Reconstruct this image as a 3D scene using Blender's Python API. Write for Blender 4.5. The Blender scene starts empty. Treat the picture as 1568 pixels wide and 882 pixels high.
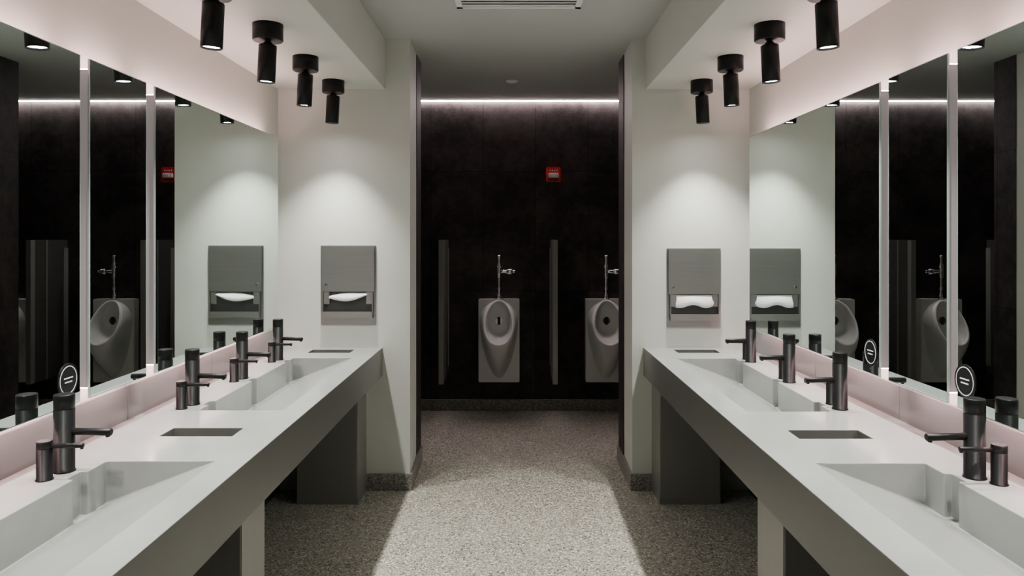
import bpy, bmesh, math
from mathutils import Vector, Matrix
S=bpy.context.scene
col=S.collection
EYE=1.53
# ---------------------------------------------------------------- materials
def newmat(name):
    m=bpy.data.materials.new(name); m.use_nodes=True
    nt=m.node_tree; b=nt.nodes['Principled BSDF']
    return m,nt,b
def simple(name,c,rough=0.5,metal=0.0,noise=0.06,nscale=6.0,bump=0.0,bscale=60,spec=0.5,stretch=None):
    m,nt,b=newmat(name)
    tc=nt.nodes.new('ShaderNodeTexCoord'); mp=nt.nodes.new('ShaderNodeMapping')
    nt.links.new(tc.outputs['Object'],mp.inputs['Vector'])
    if stretch: mp.inputs['Scale'].default_value=stretch
    n=nt.nodes.new('ShaderNodeTexNoise'); n.inputs['Scale'].default_value=nscale; n.inputs['Detail'].default_value=6
    nt.links.new(mp.outputs['Vector'],n.inputs['Vector'])
    r=nt.nodes.new('ShaderNodeValToRGB')
    r.color_ramp.elements[0].position=0.3; r.color_ramp.elements[1].position=0.7
    r.color_ramp.elements[0].color=(*[max(0,x*(1-noise)) for x in c],1)
    r.color_ramp.elements[1].color=(*[min(1,x*(1+noise)) for x in c],1)
    nt.links.new(n.outputs['Fac'],r.inputs['Fac']); nt.links.new(r.outputs['Color'],b.inputs['Base Color'])
    b.inputs['Roughness'].default_value=rough; b.inputs['Metallic'].default_value=metal
    b.inputs['Specular IOR Level'].default_value=spec
    if bump>0:
        n2=nt.nodes.new('ShaderNodeTexNoise'); n2.inputs['Scale'].default_value=bscale
        nt.links.new(mp.outputs['Vector'],n2.inputs['Vector'])
        bp=nt.nodes.new('ShaderNodeBump'); bp.inputs['Strength'].default_value=bump; bp.inputs['Distance'].default_value=0.002
        nt.links.new(n2.outputs['Fac'],bp.inputs['Height']); nt.links.new(bp.outputs['Normal'],b.inputs['Normal'])
    return m
def emit(name,c,s,base=None):
    m,nt,b=newmat(name)
    b.inputs['Base Color'].default_value=(*(base or c),1)
    b.inputs['Emission Color'].default_value=(*c,1); b.inputs['Emission Strength'].default_value=s
    return m
def terrazzo(name,base,light,dark,rough):
    m,nt,b=newmat(name)
    tc=nt.nodes.new('ShaderNodeTexCoord')
    def vor(scale):
        v=nt.nodes.new('ShaderNodeTexVoronoi'); v.inputs['Scale'].default_value=scale
        nt.links.new(tc.outputs['Object'],v.inputs['Vector'])
        s=nt.nodes.new('ShaderNodeSeparateColor'); nt.links.new(v.outputs['Color'],s.inputs['Color'])
        return v,s
    v,s=vor(135)
    r=nt.nodes.new('ShaderNodeValToRGB'); cr=r.color_ramp; cr.interpolation='CONSTANT'
    cr.elements[0].position=0; cr.elements[0].color=(*dark,1)
    cr.elements[1].position=0.16; cr.elements[1].color=(*[x*0.72 for x in base],1)
    e=cr.elements.new(0.4); e.color=(*base,1)
    e=cr.elements.new(0.68); e.color=(*[x*1.35 for x in base],1)
    e=cr.elements.new(0.88); e.color=(*light,1)
    nt.links.new(s.outputs['Red'],r.inputs['Fac'])
    v2=nt.nodes.new('ShaderNodeTexVoronoi'); v2.feature='DISTANCE_TO_EDGE'; v2.inputs['Scale'].default_value=135
    nt.links.new(tc.outputs['Object'],v2.inputs['Vector'])
    lt=nt.nodes.new('ShaderNodeMath'); lt.operation='LESS_THAN'; lt.inputs[1].default_value=0.06
    nt.links.new(v2.outputs['Distance'],lt.inputs[0])
    mx=nt.nodes.new('ShaderNodeMixRGB'); mx.inputs[2].default_value=(*[x*0.9 for x in base],1)
    nt.links.new(lt.outputs[0],mx.inputs[0]); nt.links.new(r.outputs['Color'],mx.inputs[1])
    n=nt.nodes.new('ShaderNodeTexNoise'); n.inputs['Scale'].default_value=1.6; n.inputs['Detail'].default_value=5
    nt.links.new(tc.outputs['Object'],n.inputs['Vector'])
    r2=nt.nodes.new('ShaderNodeMapRange'); r2.inputs['To Min'].default_value=0.85; r2.inputs['To Max'].default_value=1.12
    nt.links.new(n.outputs['Fac'],r2.inputs['Value'])
    mm=nt.nodes.new('ShaderNodeVectorMath'); mm.operation='SCALE'
    nt.links.new(mx.outputs[0],mm.inputs[0]); nt.links.new(r2.outputs[0],mm.inputs['Scale'])
    nt.links.new(mm.outputs[0],b.inputs['Base Color'])
    b.inputs['Roughness'].default_value=rough
    return m
def blacktile(name):
    m,nt,b=newmat(name)
    tc=nt.nodes.new('ShaderNodeTexCoord')
    n=nt.nodes.new('ShaderNodeTexNoise'); n.inputs['Scale'].default_value=2.8; n.inputs['Detail'].default_value=12; n.inputs['Roughness'].default_value=0.8
    nt.links.new(tc.outputs['Object'],n.inputs['Vector'])
    r=nt.nodes.new('ShaderNodeValToRGB')
    r.color_ramp.elements[0].position=0.42; r.color_ramp.elements[1].position=0.62
    r.color_ramp.elements[0].color=(0.020,0.0165,0.0160,1); r.color_ramp.elements[1].color=(0.068,0.055,0.054,1)
    nt.links.new(n.outputs['Fac'],r.inputs['Fac'])
    sp=nt.nodes.new('ShaderNodeSeparateXYZ'); nt.links.new(tc.outputs['Object'],sp.inputs[0])
    ad=nt.nodes.new('ShaderNodeMath'); nt.links.new(sp.outputs['X'],ad.inputs[0]); nt.links.new(sp.outputs['Y'],ad.inputs[1])
    ad2=nt.nodes.new('ShaderNodeMath'); ad2.inputs[1].default_value=20.0-0.01; nt.links.new(ad.outputs[0],ad2.inputs[0])
    cb=nt.nodes.new('ShaderNodeCombineXYZ'); nt.links.new(ad2.outputs[0],cb.inputs['X']); nt.links.new(sp.outputs['Z'],cb.inputs['Y'])
    br=nt.nodes.new('ShaderNodeTexBrick'); br.offset=0.0; br.inputs['Scale'].default_value=1.0
    br.inputs['Brick Width'].default_value=0.46; br.inputs['Row Height'].default_value=1.05; br.inputs['Mortar Size'].default_value=0.003
    br.inputs['Color1'].default_value=(1,1,1,1); br.inputs['Color2'].default_value=(0.72,0.72,0.72,1); br.inputs['Mortar'].default_value=(0.35,0.35,0.35,1)
    nt.links.new(cb.outputs[0],br.inputs['Vector'])
    mx=nt.nodes.new('ShaderNodeMixRGB'); mx.blend_type='MULTIPLY'; mx.inputs[0].default_value=1
    nt.links.new(r.outputs[0],mx.inputs[1]); nt.links.new(br.outputs['Color'],mx.inputs[2])
    nt.links.new(mx.outputs[0],b.inputs['Base Color'])
    b.inputs['Roughness'].default_value=0.6; b.inputs['Specular IOR Level'].default_value=0.2
    return m
M_wall=simple('painted_wall',(0.55,0.56,0.52),0.6,noise=0.02,nscale=3,bump=0.15,bscale=180)
M_ceil=simple('painted_ceiling',(0.47,0.48,0.465),0.7,noise=0.02,nscale=2)
M_floor=terrazzo('terrazzo_floor',(0.37,0.355,0.295),(0.85,0.82,0.72),(0.055,0.052,0.042),0.36)
M_base=terrazzo('terrazzo_base',(0.20,0.195,0.17),(0.38,0.36,0.32),(0.07,0.065,0.06),0.4)
M_tile=blacktile('dark_tile')
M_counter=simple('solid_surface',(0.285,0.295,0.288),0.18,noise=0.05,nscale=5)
M_counter_shaded=simple('solid_surface_shaded',(0.115,0.115,0.107),0.32,noise=0.05,nscale=4)  # same solid surface as the countertop, shade on its front darkened into the colour
M_splash=simple('backsplash_stone',(0.15,0.142,0.142),0.15,noise=0.05,nscale=4)
M_dark=simple('dark_void',(0.012,0.012,0.012),0.8,noise=0.1)
M_black=simple('matte_black_metal',(0.006,0.006,0.0065),0.36,metal=0.0,noise=0.15,nscale=20,spec=0.18)
M_steel=simple('brushed_steel',(0.27,0.268,0.25),0.36,metal=0.55,noise=0.04,nscale=3,stretch=(60,60,1))
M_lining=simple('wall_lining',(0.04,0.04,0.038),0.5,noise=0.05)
M_steel2=simple('dispenser_steel',(0.34,0.34,0.33),0.33,metal=0.9,noise=0.04,nscale=3,stretch=(1,1,60))
M_trim=simple('divider_edge_trim',(0.24,0.235,0.225),0.3,metal=0.3,noise=0.04)
M_chrome=simple('chrome',(0.8,0.8,0.8),0.1,metal=1.0,noise=0.01)
M_porc=simple('grey_porcelain',(0.62,0.63,0.61),0.2,noise=0.02)
M_divider=simple('divider_metal',(0.09,0.09,0.085),0.4,metal=0.5,noise=0.1,nscale=3,stretch=(1,1,30))
M_paper=simple('paper_towel',(0.75,0.75,0.74),0.9,noise=0.02)
M_red=simple('red_plastic',(0.62,0.02,0.025),0.35,noise=0.05)
M_white=simple('white_plastic',(0.8,0.8,0.8),0.4,noise=0.02)
M_carc=simple('mirror_carcass',(0.4,0.4,0.4),0.5,noise=0.02)
M_lens=simple('strobe_lens',(0.7,0.7,0.72),0.15,noise=0.1,nscale=80)
m,nt,b=newmat('mirror_glass'); b.inputs['Metallic'].default_value=1; b.inputs['Roughness'].default_value=0.004
n=nt.nodes.new('ShaderNodeTexNoise'); n.inputs['Scale'].default_value=1
r=nt.nodes.new('ShaderNodeValToRGB'); r.color_ramp.elements[0].color=(0.76,0.85,0.81,1); r.color_ramp.elements[1].color=(0.78,0.865,0.83,1)
nt.links.new(n.outputs['Fac'],r.inputs['Fac']); nt.links.new(r.outputs[0],b.inputs['Base Color']); M_mirror=m
M_edge=simple('mirror_edge',(0.30,0.37,0.35),0.2,noise=0.03)
M_ledm=emit('led_pink',(1.0,0.64,0.62),46.0)
M_ledside=emit('led_side',(1.0,0.86,0.84),0.16,(0.18,0.17,0.17))
M_ledb=emit('led_back',(1.0,0.82,0.84),105.0)
M_lamp=emit('lamp_lens',(1.0,0.99,0.94),80.0)

# ---------------------------------------------------------------- mesh builder
class MB:
    def __init__(s): s.bm=bmesh.new(); s.mats=[]
    def mi(s,m):
        if m not in s.mats: s.mats.append(m)
        return s.mats.index(m)
    def face(s,pts,m,smooth=False):
        vs=[s.bm.verts.new(p) for p in pts]
        f=s.bm.faces.new(vs); f.material_index=s.mi(m); f.smooth=smooth; return f
    def box(s,a,b,m,bevel=0.0,rot=None):
        t=bmesh.new(); bmesh.ops.create_cube(t,size=1)
        c=Vector([(a[i]+b[i])/2 for i in range(3)]); d=[abs(b[i]-a[i]) for i in range(3)]
        for v in t.verts: v.co=Vector((v.co.x*d[0],v.co.y*d[1],v.co.z*d[2]))
        if bevel>0: bmesh.ops.bevel(t,geom=list(t.edges),offset=bevel,segments=2,affect='EDGES')
        for v in t.verts:
            if rot is not None: v.co=rot@v.co
            v.co+=c
        s._merge(t,m,False)
    def _merge(s,t,m,smooth):
        i=s.mi(m); mp={}
        for v in t.verts: mp[v]=s.bm.verts.new(v.co)
        for f in t.faces:
            try:
                nf=s.bm.faces.new([mp[v] for v in f.verts]); nf.material_index=i; nf.smooth=smooth
            except ValueError: pass
        t.free()
    def lathe(s,prof,origin,m,axis=(0,0,1),seg=32,mats=None,arc=True):
        q=Vector((0,0,1)).rotation_difference(Vector(axis).normalized())
        o=Vector(origin); rings=[]
        for (r_,h) in prof:
            if r_<1e-6: rings.append([s.bm.verts.new(o+q@Vector((0,0,h)))])
            else: rings.append([s.bm.verts.new(o+q@Vector((r_*math.cos(2*math.pi*k/seg),r_*math.sin(2*math.pi*k/seg),h))) for k in range(seg)])
        for j in range(len(rings)-1):
            A,B=rings[j],rings[j+1]; mm=mats[j] if mats else m; i=s.mi(mm)
            flat=abs(prof[j][1]-prof[j+1][1])<1e-6
            for k in range(seg):
                k2=(k+1)%seg
                if len(A)==1 and len(B)==1: continue
                if len(A)==1: vs=[A[0],B[k2],B[k]]
                elif len(B)==1: vs=[A[k],A[k2],B[0]]
                else: vs=[A[k],A[k2],B[k2],B[k]]
                f=s.bm.faces.new(vs); f.material_index=i; f.smooth=not flat
    def cyl(s,p0,p1,r_,m,seg=24,ch=0.0015):
        p0=Vector(p0);p1=Vector(p1);L=(p1-p0).length
        s.lathe([(0,0),(r_-ch,0)],p0,m,p1-p0,seg)
        s.lathe([(r_-ch,0),(r_,ch),(r_,L-ch),(r_-ch,L)],p0,m,p1-p0,seg)
        s.lathe([(r_-ch,L),(0,L)],p0,m,p1-p0,seg)
    def obj(s,name,bevel=0,doubles=True,origin=None):
        if doubles: bmesh.ops.remove_doubles(s.bm,verts=s.bm.verts,dist=1e-5)
        bmesh.ops.recalc_face_normals(s.bm,faces=s.bm.faces)
        if origin is not None:
            for v in s.bm.verts: v.co-=Vector(origin)
        me=bpy.data.meshes.new(name); s.bm.to_mesh(me); s.bm.free()
        for m in s.mats: me.materials.append(m)
        o=bpy.data.objects.new(name,me); col.objects.link(o)
        if origin is not None: o.location=origin
        if bevel:
            bv=o.modifiers.new('bevel','BEVEL'); bv.width=bevel; bv.segments=2; bv.limit_method='ANGLE'; bv.angle_limit=math.radians(40)
        return o
def box(name,a,b,m,bevel=0):
    k=MB(); k.box(a,b,m); return k.obj(name,bevel)
def prism(name,poly,z0,z1,m):
    k=MB()
    k.face([(x,y,z0) for x,y in poly],m); k.face([(x,y,z1) for x,y in poly],m)
    for i in range(len(poly)):
        (x0,y0),(x1,y1)=poly[i],poly[(i+1)%len(poly)]
        k.face([(x0,y0,z0),(x1,y1,z0),(x1,y1,z1),(x0,y0,z1)],m)
    return k.obj(name)
# ---------------------------------------------------------------- room shell
YE,YB,ZC,ZS=4.46,6.5,2.72,2.417
XL,XR=-1.423,1.420
YR,YK=4.84,5.06
box('floor',(-3,-2.1,-0.1),(3,6.6,0),M_floor)
box('ceiling',(-3,-2.1,ZC),(3,6.6,ZC+0.1),M_ceil)
box('wall_left',(XL-0.12,-2.0,0),(XL,YE,ZC),M_wall)
box('wall_right',(XR,-2.0,0),(XR+0.12,YE,ZC),M_wall)
box('wall_rear',(-3,-2.1,0),(3,-2.0,ZC),M_wall)
prism('wall_end_left',[(-2.8,YE),(-0.627,YE),(-0.640,YR),(-2.8,YR)],0,ZC,M_wall)
prism('wall_end_right',[(2.8,YE),(0.713,YE),(0.722,YR),(2.8,YR)],0,ZC,M_wall)
box('wall_cladding_left',(-2.8,YR,0),(-0.636,YK,ZC),M_tile)
box('wall_cladding_right',(0.716,YR,0),(2.8,YK,ZC),M_tile)
box('wall_back',(-2.9,YB,0),(2.9,YB+0.1,ZC),M_tile)
box('wall_back_left',(-2.9,YR,0),(-2.8,YB,ZC),M_tile)
box('wall_back_right',(2.8,YR,0),(2.9,YB,ZC),M_tile)
box('ceiling_soffit_left',(XL,-2.0,ZS),(-0.777,YE,ZC),M_wall,0.002)
box('ceiling_soffit_right',(0.792,-2.0,ZS),(XR,YE,ZC),M_wall,0.002)
prism('baseboard_end_left',[(-0.889,YE),(-0.889,YE-0.012),(-0.615,YE-0.012),(-0.624,YK),(-0.636,YK),(-0.636,YR),(-0.640,YR),(-0.627,YE)],0,0.10,M_base)
prism('baseboard_end_right',[(0.829,YE),(0.829,YE-0.012),(0.701,YE-0.012),(0.704,YK),(0.716,YK),(0.716,YR),(0.722,YR),(0.713,YE)],0,0.10,M_base)
box('baseboard_back',(-2.8,YB-0.014,0),(2.8,YB,0.10),M_base,0.004)
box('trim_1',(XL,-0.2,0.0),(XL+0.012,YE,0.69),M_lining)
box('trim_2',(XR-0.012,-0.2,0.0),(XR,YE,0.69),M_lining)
# ---------------------------------------------------------------- counters
def counter(sgn,front,back,off,holes,name):
    k=MB(); Z=0.86; ZB=0.69; ZK=0.735
    f,bk,nt_,h0,h1=0.89,1.215,1.237,0.947,1.19
    xs=[front,f,h0,h1,bk,nt_,back]
    sinks=[(0.97+off,2.205+off),(2.85+off,4.08+off)]
    fy=[1.05,1.58,2.075,2.98,3.46,3.98]
    notches=[(y+off-0.035,y+off+0.035) for y in fy]
    ys={0.35,YE}
    for a,b in sinks+notches+holes: ys|={a,b}
    ys=sorted(ys)
    P=lambda x,y,z:(sgn*x,y,z)
    def insink(y): return any(a<y<b for a,b in sinks)
    def innotch(y): return any(a<y<b for a,b in notches)
    def inhole(y): return any(a<y<b for a,b in holes)
    for j in range(len(ys)-1):
        y0,y1=ys[j],ys[j+1]; ym=(y0+y1)/2
        for i in range(len(xs)-1):
            x0,x1=xs[i],xs[i+1]; xm=(x0+x1)/2
            if insink(ym) and (f<xm<bk): continue
            if insink(ym) and innotch(ym) and xm<nt_ and xm>f: continue
            if inhole(ym) and h0<xm<h1: continue
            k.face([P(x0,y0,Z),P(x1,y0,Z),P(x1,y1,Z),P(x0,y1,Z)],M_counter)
        k.face([P(front,y0,Z),P(front,y1,Z),P(front,y1,ZB),P(front,y0,ZB)],M_counter_shaded)
        k.face([P(front,y0,ZB),P(front,y1,ZB),P(back,y1,ZB),P(back,y0,ZB)],M_counter_shaded)
        if insink(ym):
            def rz(x): return Z-(x-f)/(bk-f)*(Z-ZK)
            rx=[f,h0,h1,bk]
            for i in range(3):
                k.face([P(rx[i],y0,rz(rx[i])),P(rx[i+1],y0,rz(rx[i+1])),P(rx[i+1],y1,rz(rx[i+1])),P(rx[i],y1,rz(rx[i]))],M_counter)
            if innotch(ym):
                k.face([P(bk,y0,ZK),P(nt_,y0,ZK),P(nt_,y1,ZK),P(bk,y1,ZK)],M_counter)
                k.face([P(nt_,y0,ZK),P(nt_,y0,Z),P(nt_,y1,Z),P(nt_,y1,ZK)],M_counter)
                k.face([P(bk,y0,ZK),P(bk,y0,Z),P(nt_,y0,Z),P(nt_,y0,ZK)],M_counter)
                k.face([P(bk,y1,ZK),P(bk,y1,Z),P(nt_,y1,Z),P(nt_,y1,ZK)],M_counter)
            else:
                k.face([P(bk,y0,ZK),P(bk,y0,Z),P(bk,y1,Z),P(bk,y1,ZK)],M_counter)
    for a,b in sinks:
        for y in (a,b):
            k.face([P(f,y,Z),P(h0,y,Z),P(h1,y,Z),P(bk,y,Z),P(bk,y,ZK),P(h1,y,Z-(h1-f)/(bk-f)*(Z-ZK)),P(h0,y,Z-(h0-f)/(bk-f)*(Z-ZK))],M_counter)
    for a,b in holes:
        for (p,q) in (((h0,a),(h1,a)),((h1,a),(h1,b)),((h1,b),(h0,b)),((h0,b),(h0,a))):
            k.face([P(p[0],p[1],Z),P(q[0],q[1],Z),P(q[0],q[1],0.70),P(p[0],p[1],0.70)],M_counter_shaded)
        k.face([P(h0,a,0.70),P(h1,a,0.70),P(h1,b,0.70),P(h0,b,0.70)],M_dark)
    k.face([P(front,0.35,Z),P(back,0.35,Z),P(back,0.35,ZB),P(front,0.35,ZB)],M_counter_shaded)
    edges=[0.35,1.2,1.95,2.7,3.45,YE]
    for a,b in zip(edges[:-1],edges[1:]):
        k.box(P(back-0.014,a+0.001,Z),P(back,b-0.001,0.985),M_splash)
    return k.obj(name,0.0025)
counter(-1,0.793,1.423,0.0,[(2.48,2.59),(4.26,4.38)],'sink_counter')
counter(1,0.781,1.42,-0.02,[(2.45,2.56),(4.26,4.38)],'sink_counter')
def cabinet(x0,x1,y0,y1):
    k=MB(); k.box((x0,y0,0.0),(x1,y1,0.69),M_steel)
    k.box((x0+0.004,y0-0.003,0.03),(x1-0.004,y0,0.685),M_steel)
    k.obj('waste_cabinet',0.003)
cabinet(-1.24,-0.89,4.22,YE-0.001); cabinet(-1.24,-0.89,2.42,2.64); cabinet(-1.24,-0.89,0.55,0.8)
cabinet(0.83,1.18,4.22,YE-0.001); cabinet(0.83,1.18,2.28,2.52); cabinet(0.83,1.18,0.55,0.8)
# ---------------------------------------------------------------- mirrors
MZ0,MZ1=1.02,2.09
def mirror(sgn,xm,wall,y0,y1):
    k=MB(); X=lambda x:sgn*x
    k.box((X(xm),y0,MZ0),(X(xm+0.006),y1,MZ1),M_edge)
    k.face([(X(xm-0.0005),y0+0.003,MZ0+0.003),(X(xm-0.0005),y1-0.003,MZ0+0.003),(X(xm-0.0005),y1-0.003,MZ1-0.003),(X(xm-0.0005),y0+0.003,MZ1-0.003)],M_mirror)
    i=0.022
    k.box((X(xm+0.006),y0+i,MZ0+0.03),(X(wall-0.001),y1-i,MZ1-0.03),M_carc)
    a,b=xm+0.02,xm+0.045
    k.box((X(a),y0+i,MZ1-0.03),(X(b),y1-i,MZ1-0.026),M_ledm)
    k.box((X(a),y0+i,MZ0+0.026),(X(b),y1-i,MZ0+0.03),M_ledm)
    k.box((X(xm+0.007),y0+i-0.003,MZ0+0.03),(X(wall-0.003),y0+i,MZ1-0.03),M_ledside)
    k.box((X(xm+0.007),y1-i,MZ0+0.03),(X(wall-0.003),y1-i+0.003,MZ1-0.03),M_ledside)
    return k.obj('wall_mirror',doubles=False)
ML,MR=1.337,1.325
for y0,y1 in ((2.756,4.19),(2.33,2.69),(0.85,2.28)): mirror(-1,ML,1.423,y0,y1)
for y0,y1 in ((2.68,4.16),(2.26,2.617),(0.8,2.21)): mirror(1,MR,1.42,y0,y1)
def sign(sgn,xm,y,z):
    k=MB(); x=sgn*(xm-0.001); ax=(-sgn,0,0)
    k.lathe([(0,0.0),(0.05,0.0),(0.05,0.0015),(0,0.0015)],(x,y,z),M_black,ax,40)
    k.lathe([(0.040,0.0016),(0.040,0.0022),(0.0425,0.0022),(0.0425,0.0016)],(x,y,z),M_white,ax,40)
    xx=x-sgn*0.002
    for dz,w in ((0.006,0.022),(-0.006,0.018)):
        k.box((xx-0.0004,y-w,z+dz-0.0018),(xx+0.0004,y+w,z+dz+0.0018),M_white)
    k.obj('round_sign')
sign(-1,ML,2.215,1.10); sign(1,MR,2.17,1.105); sign(1,MR,2.745,1.10)
# ---------------------------------------------------------------- faucets
def faucet(sgn,x,y):
    k=MB(); z=0.86; X=sgn*x
    k.lathe([(0,0),(0.030,0),(0.030,0.004),(0.0275,0.005),(0.0275,0.178),(0.0265,0.1785),(0.0265,0.181),(0.0275,0.1815),(0.0275,0.218),(0.026,0.2205),(0,0.2205)],(X,y,z),M_black,seg=36)
    k.cyl((X,y,z+0.115),(X-sgn*0.135,y,z+0.112),0.0105,M_black)
    k.cyl((X-sgn*0.124,y,z+0.112),(X-sgn*0.124,y,z+0.098),0.006,M_black,16,0.0008)
    k.obj('faucet',origin=(X,y,z))
def soap(sgn,x,y):
    k=MB(); z=0.86; X=sgn*x
    k.lathe([(0,0),(0.0225,0),(0.0225,0.003),(0.020,0.004),(0.020,0.086),(0.019,0.0865),(0.019,0.088),(0.020,0.0885),(0.020,0.106),(0.0185,0.108),(0,0.108)],(X,y,z),M_black,seg=32)
    k.cyl((X,y,z+0.093),(X-sgn*0.108,y,z+0.095),0.0068,M_black)
    k.cyl((X-sgn*0.103,y,z+0.095),(X-sgn*0.103,y,z+0.085),0.0045,M_black,16,0.0006)
    k.obj('soap_dispenser',origin=(X,y,z))
for y in (4.02,3.49,2.95,2.11,1.58,1.05):
    faucet(-1,1.283,y); soap(-1,1.292,y-0.075)
for y in (3.95,3.40,2.87): faucet(1,1.265,y); soap(1,1.268,y+0.085)
for y in (2.055,1.52,1.0): faucet(1,1.28,y); soap(1,1.312,y-0.055)
# ---------------------------------------------------------------- ceiling spotlights
def spot(sgn,x,y,tilt=3.0,power=98):
    X=sgn*x
    e=bpy.data.objects.new('ceiling_spotlight',None); col.objects.link(e); e.location=(X,y,ZS)
    k=MB()
    k.lathe([(0,0),(0.0625,0),(0.0625,-0.066),(0.059,-0.07),(0,-0.07)],(0,0,0),M_black,seg=40)
    k.cyl((0,0,-0.07),(0,0,-0.088),0.012,M_black)
    k.lathe([(0,-0.074),(0.016,-0.075),(0.021,-0.081),(0.016,-0.088),(0,-0.090)],(0,0,0),M_black,seg=20)
    a=k.obj('mount',doubles=False); a.parent=e
    k=MB()
    R=0.037; L=0.155
    k.lathe([(0,0),(R-0.002,0),(R,-0.002),(R,-L),(R-0.003,-L),(R-0.004,-L+0.008),(0,-L+0.008)],(0,0,0),M_black,seg=40,mats=[M_black]*5+[M_lamp])
    b=k.obj('lamp_head',doubles=False); b.parent=e; b.location=(0,0,-0.087)
    b.rotation_euler=(math.radians(1.0),-sgn*math.radians(tilt),0)
    ld=bpy.data.lights.new('spot_beam','SPOT'); ld.energy=power; ld.spot_size=math.radians(90); ld.spot_blend=1.0
    ld.shadow_soft_size=0.025; ld.color=(1.0,0.985,0.92)
    lo=bpy.data.objects.new('spot_beam',ld); col.objects.link(lo); lo.parent=b; lo.location=(0,0,-L-0.003)
for y in (4.215,3.655,3.095,2.535,1.975,1.415,0.855): spot(-1,1.03,y); spot(1,1.07,y)
# ---------------------------------------------------------------- towel dispensers
def dispenser(x0,x1,z0,z1,kind):
    k=MB(); y=YE; w=x1-x0
    zs=z0+0.20
    k.box((x0,y-0.006,z0),(x0+0.014,y,z1),M_steel2); k.box((x1-0.014,y-0.006,z0),(x1,y,z1),M_steel2)
    k.box((x0+0.0142,y-0.006,z1-0.012),(x1-0.0142,y,z1),M_steel2)
    k.box((x0+0.0142,y-0.006,z0),(x1-0.0142,y,z0+0.042),M_steel2)
    k.box((x0+0.006,y-0.018,zs),(x1-0.006,y-0.0065,z1-0.008),M_steel2,0.002)
    k.cyl((x0+0.035,y-0.022,zs+0.045),(x0+0.035,y-0.017,zs+0.045),0.009,M_chrome)
    k.box((x0+0.0142,y-0.003,z0+0.0425),(x1-0.0142,y-0.001,zs),M_lining)
    k.box((x0+0.020,y-0.030,z0+0.043),(x1-0.020,y-0.004,z0+0.050),M_steel2)
    k.box((x0+0.016,y-0.035,z0+0.043),(x1-0.016,y-0.0305,z0+0.082),M_steel2,0.0015)
    for xx in (x0+0.0145,x1-0.0185): k.box((xx,y-0.030,z0+0.043),(xx+0.004,y-0.0065,zs-0.001),M_steel2)
    k.box((x0+0.02,y-0.02,zs-0.075),(x0+0.055,y-0.010,zs-0.002),M_steel2,0.002)
    k.box((x1-0.055,y-0.02,zs-0.075),(x1-0.02,y-0.010,zs-0.002),M_steel2,0.002)
    n=20; a0,a1=x0+0.045,x1-0.04
    def pt(t,u):
        bul=math.sin(math.pi*t)
        if kind==0: zz=zs-0.004-0.042*u*(0.35+0.65*bul)-0.024*(1-t)**2+0.004*math.sin(5*t+2*u)
        else: zz=zs-0.006-0.078*u*(0.85+0.12*math.sin(3*math.pi*t+0.5))
        yy=y-0.008-0.028*math.sin(u*2.2)*(0.4+0.6*bul)
        return (a0+(a1-a0)*t,yy,zz)
    for i in range(n):
        for j in range(6):
            k.face([pt(i/n,j/6),pt((i+1)/n,j/6),pt((i+1)/n,(j+1)/6),pt(i/n,(j+1)/6)],M_paper,True)
    k.obj('paper_towel_dispenser',doubles=False)
dispenser(-1.163,-0.832,0.998,1.475,0); dispenser(0.922,1.245,0.982,1.458,1)
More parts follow.
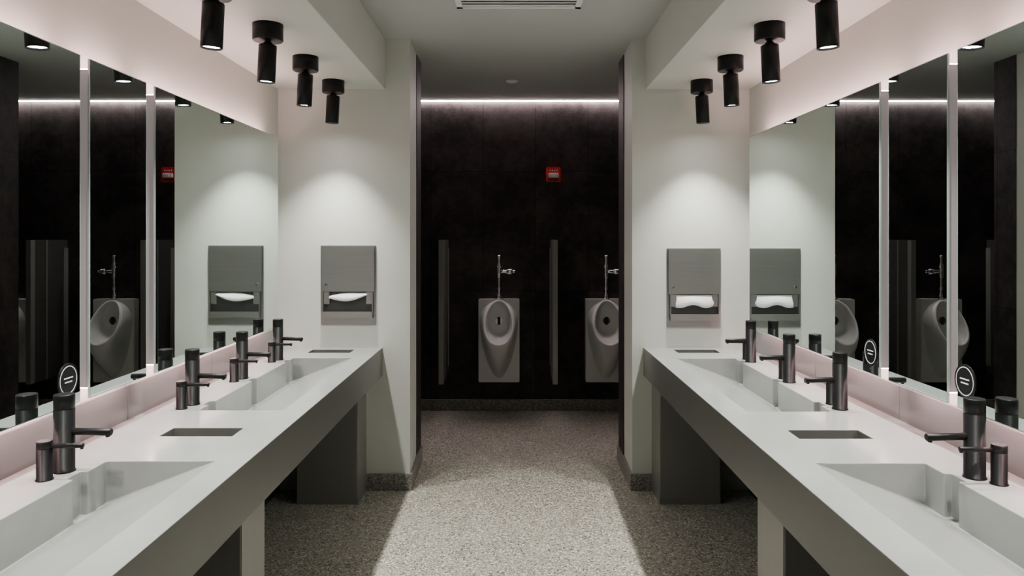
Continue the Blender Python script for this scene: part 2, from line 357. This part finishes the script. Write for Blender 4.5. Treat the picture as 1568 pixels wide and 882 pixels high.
# ---------------------------------------------------------------- urinals
def urinal(x):
    k=MB()
    zt,zb=0.985,0.265
    k.box((x-0.178,YB-0.09,zb),(x+0.178,YB,zt),M_porc,0.005)
    N=64
    def rim(t,s):
        cz,sz=math.cos(t),math.sin(t)
        z=0.795+0.172*s*sz; xx=0.118*s*cz*(1-0.12*sz)
        return xx,z
    def prot(z):
        t=(0.967-z)/0.344
        return 0.105+0.235*t
    loops=[]
    for u in (0,0.12,0.3,0.5,0.7,0.86,0.95,1.0):
        L=[]
        for i in range(N):
            t=2*math.pi*i/N
            rx,rz=rim(t,1.10)
            sz=math.sin(t); cz=math.cos(t)
            oz=0.80+0.172*sz if sz>0 else 0.80+0.50*sz
            ox=0.168*cz if sz>0 else 0.168*cz*(1-0.25*(-sz)**1.5)
            e=math.sin(u*math.pi/2)
            px=ox+(rx-ox)*(u**0.8); pz=oz+(rz-oz)*u
            pp=0.088+(prot(rz)-0.088)*e
            L.append((x+px,YB-pp,pz))
        loops.append(L)
    for s,dp in ((1.07,0.010),(1.02,0.013),(0.97,0.008),(0.94,-0.012),(0.88,-0.06),(0.74,-0.13),(0.5,-0.19),(0.25,-0.21)):
        L=[]
        for i in range(N):
            t=2*math.pi*i/N; rx,rz=rim(t,s)
            zz=rim(t,1)[1]
            p=prot(zz)+dp if dp>-0.02 else max((prot(zz)*s+prot(0.795)*(1-s)*0.3)+dp,0.092)
            L.append((x+rx,YB-p,rz))
        loops.append(L)
    V=[[k.bm.verts.new(p) for p in L] for L in loops]
    i0=k.mi(M_porc)
    for a,b in zip(V[:-1],V[1:]):
        for i in range(N):
            j=(i+1)%N; f=k.bm.faces.new([a[i],a[j],b[j],b[i]]); f.material_index=i0; f.smooth=True
    f=k.bm.faces.new(V[-1]); f.material_index=i0; f.smooth=True
    k.lathe([(0,0.0),(0.034,0.0),(0.034,0.004),(0.030,0.006),(0,0.006)],(x,YB-0.094,0.80),M_chrome,(0,-1,0),24)
    k.box((x-0.012,YB-0.106,0.766),(x+0.012,YB-0.096,0.834),M_dark,0.002)
    y=YB-0.075
    k.lathe([(0,0),(0.03,0),(0.028,0.008),(0.018,0.018),(0.0,0.018)],(x,y,zt),M_chrome)
    k.cyl((x,y,zt),(x,y,1.20),0.0125,M_chrome)
    k.cyl((x,y,1.07),(x,y,1.09),0.018,M_chrome)
    k.cyl((x,y,1.17),(x,y,1.27),0.021,M_chrome)
    k.lathe([(0.021,1.27),(0.019,1.29),(0.013,1.30),(0.013,1.345),(0.017,1.35),(0.017,1.365),(0.0,1.37)],(x,y,0),M_chrome)
    k.cyl((x,y,1.225),(x+0.085,y,1.225),0.016,M_chrome)
    k.cyl((x+0.07,y,1.225),(x+0.115,y,1.225),0.026,M_chrome)
    k.cyl((x+0.115,y,1.225),(x+0.14,y,1.225),0.014,M_chrome)
    k.cyl((x+0.09,y,1.225),(x+0.09,YB,1.225),0.014,M_chrome)
    k.obj('urinal',doubles=False)
for x in (-1.06,-0.130,0.80,1.73): urinal(x)
def divider(x):
    k=MB()
    k.box((x-0.016,6.0,0.33),(x+0.016,YB,1.50),M_divider,0.002)
    for s in (-1,1):
        k.box((x+s*0.017,6.0,0.33),(x+s*0.020,6.05,1.50),M_trim)
        k.box((x+s*0.016,6.44,0.40),(x+s*0.021,YB,1.43),M_trim)
        k.box((x+s*0.017,6.2,0.33),(x+s*0.019,6.215,1.50),M_trim)
    k.box((x-0.020,5.995,0.33),(x+0.020,6.002,1.50),M_trim,0.001)
    k.obj('urinal_divider')
for x in (-1.52,-0.591,0.335,1.265): divider(x)
# ---------------------------------------------------------------- fire alarm
k=MB(); ax,az=0.345,2.07
k.box((ax-0.062,YB-0.045,az-0.064),(ax+0.062,YB,az+0.064),M_red,0.006)
k.box((ax-0.045,YB-0.062,az-0.028),(ax+0.045,YB-0.044,az+0.012),M_lens,0.005)
k.box((ax-0.02,YB-0.07,az-0.022),(ax+0.02,YB-0.06,az+0.006),M_white,0.004)
for i in range(4): k.box((ax-0.034+i*0.02,YB-0.0465,az+0.030),(ax-0.026+i*0.02,YB-0.0445,az+0.042),M_lens)
for i in range(5): k.box((ax-0.045,YB-0.0475,az-0.036-i*0.005),(ax+0.045,YB-0.0445,az-0.034-i*0.005),M_dark)
k.obj('fire_alarm_strobe')
box('led_cove_strip',(-2.8,YB-0.026,ZC-0.005),(2.8,YB-0.002,ZC-0.001),M_ledb)
# ceiling vent & detector
k=MB(); vx,vy0,vy1=0.025,3.20,3.83
k.box((vx-0.32,vy0,ZC-0.012),(vx+0.32,vy0+0.03,ZC),M_white); k.box((vx-0.32,vy1-0.03,ZC-0.012),(vx+0.32,vy1,ZC),M_white)
k.box((vx-0.32,vy0,ZC-0.012),(vx-0.29,vy1,ZC),M_white); k.box((vx+0.29,vy0,ZC-0.012),(vx+0.32,vy1,ZC),M_white)
for i in range(14):
    yy=vy0+0.045+i*0.04
    k.box((vx-0.29,yy,ZC-0.012),(vx+0.29,yy+0.018,ZC-0.006),M_white,rot=Matrix.Rotation(0.5,3,'X'))
k.box((vx-0.29,vy0+0.03,ZC-0.003),(vx+0.29,vy1-0.03,ZC-0.001),M_steel)
k.obj('ceiling_air_vent')
k=MB(); k.lathe([(0,0),(0.045,0),(0.045,-0.006),(0.03,-0.014),(0,-0.016)],(-0.015,5.66,ZC),M_white)
k.obj('sprinkler_cover')
# ---------------------------------------------------------------- world, camera
w=bpy.data.worlds.new('world'); S.world=w; w.use_nodes=True
w.node_tree.nodes['Background'].inputs[0].default_value=(0.5,0.5,0.5,1); w.node_tree.nodes['Background'].inputs[1].default_value=0.02
cd=bpy.data.cameras.new('camera'); cam=bpy.data.objects.new('camera',cd); col.objects.link(cam)
cam.location=(0,0,EYE); cam.rotation_euler=(math.radians(90),0,0)
cd.sensor_width=36; cd.clip_start=0.05
cd.lens=26; cd.shift_y=-79/1568; cd.shift_x=-3/1568
S.camera=cam
